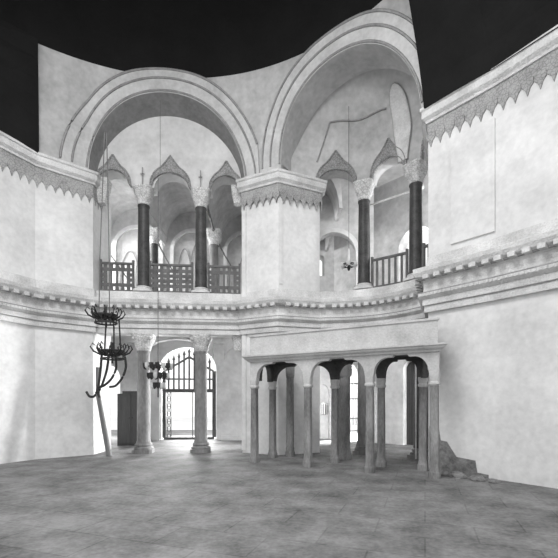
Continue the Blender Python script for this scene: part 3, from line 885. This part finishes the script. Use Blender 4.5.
# twisted iron lamp brackets on the left pier
def bracket(label, loc, sc, nup):
    t = thing('lamp_bracket', label, 'lamp bracket', loc, 0.0, 'iron lamp brackets by the left pier')
    bm = NB(); tube(bm, ring_pts(.34*sc, 0), .03, 6); tube(bm, ring_pts(.2*sc, -.12), .025, 6); tube(bm, ring_pts(.34*sc, -.22), .025, 6)
    tube(bm, [(0, 0, .25), (0, 0, -.35)], .03)
    for j in range(8):
        a = PI/4*j; tube(bm, [(0, 0, .05), (.34*sc*math.cos(a), .34*sc*math.sin(a), 0), (.34*sc*math.cos(a), .34*sc*math.sin(a), -.22)], .018, 6)
    link('hoop', bm, M['iron'], t, 60)
    rnd = random.Random(nup)
    for j in range(13):
        a = 2*PI/13*j+.2; R = .36*sc*(1 if j % 2 else .8); ex = R+.25+.2*rnd.random()
        bm = NB()
        tube(bm, [(R*math.cos(a)*k_, R*math.sin(a)*k_, z_) for k_, z_ in ((.4, .0), (1.0, -.1), (1.5, -.02), (1.75, .1), (1.6, .2), (1.35, .14))], [.03, .03, .026, .022, .018, .012], 6)
        link('scroll_arm', bm, M['iron'], t, 60)
    return t
b1 = bracket('upper dark iron lamp cluster with scrolled arms by the left pier', (-4.93, 11.4, 4.24), .85, 3)
b2 = bracket('lower dark iron lamp cluster with long hooks by the left pier', (-4.75, 11.4, 3.22), .9, 5)
for x0, pts in ((-.1, [(-.1, -.1), (-.14, -.5), (-.3, -1.0), (-.42, -1.2), (-.36, -1.32)]), (.1, [(.1, -.15), (.12, -.5), (-.02, -.8), (-.25, -1.0), (-.42, -1.02)]), (.3, [(.36, -.15), (.4, -.45), (.3, -.75), (.1, -1.0), (-.08, -1.02)]), (-.3, [(-.3, -.1), (-.34, -.6), (-.4, -1.05), (-.5, -1.3), (-.66, -1.3), (-.74, -1.15)])):
    bm = NB(); 
    P = [Vector((x, 0, z)) for x, z in pts]; sm_ = []
    for i in range(len(P)-1):
        for k in range(5): sm_.append(P[i].lerp(P[i+1], k/5))
    sm_.append(P[-1])
    for _ in range(3):
        sm_ = [sm_[0]]+[(sm_[i-1]+sm_[i]*2+sm_[i+1])/4 for i in range(1, len(sm_)-1)]+[sm_[-1]]
    tube(bm, sm_, .035, 8); link('hook', bm, M['iron'], b2, 60)
for dx in (-.22, .05, .24):
    bm = NB(); tube(bm, [(dx, 0, 0.0), (dx*.8, 0, .9)], .022, 6); link('hanger', bm, M['iron'], b2, 60)
for dx in (-.2, .1):
    bm = NB(); tube(bm, [(dx, 0, 0.0), (dx*.9, 0, 1.5), (dx*.2, 0, 5.2)], .014, 6); link('hanger', bm, M['cordd'], b1, 60)
# leaning pole
bm = NB(); tube(bm, [(0, 0, .02), (-.36, .0, 2.0), (-.42, 0.1, 2.9)], [.09, .075, .06], 8)
link('pole', bm, M['pole'], None, 60, label='long wooden pole leaning below the iron lamp clusters at left', cat='pole', loc=(-5.52, 13.0, 0))
# thin wires hanging from vault
def wire(label, x, y, z0, z1):
    bm = NB(); tube(bm, [(0, 0, 0), (0, 0, z1-z0)], .008, 5)
    link('hanging_wire', bm, M['cordd'], None, label=label, cat='wire', loc=(x, y, z0), group='wires hanging from the vaults')
wire('thin wire hanging down the lunette above the left bay', -3.98, 13.4, 9.4, 11.9)
wire('thin wire hanging in front of the semidome of the right bay', 2.3, 13.2, 9.6, 12.0)
# pale cord in the right arch of platform
bm = NB(); tube(bm, [(0, 0, .1), (.0, 0, 2.9)], .022, 6)
link('cord', bm, M['rope'], None, label='pale cord hanging beside the broad dark column', cat='cord', loc=(4.02, 11.75, 0))

# rubble and broken plaster by the right pier
for i, (x, y, s) in enumerate([(4.02, 9.72, .13), (4.2, 9.4, .2), (4.5, 9.08, .17), (4.75, 8.82, .12), (3.86, 9.98, .09)]):
    bm = NB(); bmesh.ops.create_icosphere(bm, subdivisions=2, radius=s)
    rnd = random.Random(i)
    for v in bm.verts: v.co = v.co*(.8+.35*rnd.random()); v.co.z = max(v.co.z*.6, -.02)
    link('rubble_stone', bm, M['rubble'], None, label=['fist of rubble beside the right front post of the platform', 'largest lump of rubble at the foot of the right pier', 'flat lump of rubble in the middle of the pile by the right pier', 'small lump of rubble at the far right of the pile', 'small rubble lump nearest the platform'][i], cat='stone', loc=(x, y, .02), group='rubble at the foot of the right pier')
bm = NB(); strip(bm, Path([PK2, (4.98, 9.2)]), [(.05, .0, 1.15), (.3, 0, 1.05), (.34, 0, .8), (.5, 0, .78), (.75, 0, .42), (1.2, 0, .38), (1.25, 0, .1), (1.5, 0, .08)], .05, .03)
struct('baseboard_right_pier', bm, M['rubble'])
# heap behind the left arch of the platform
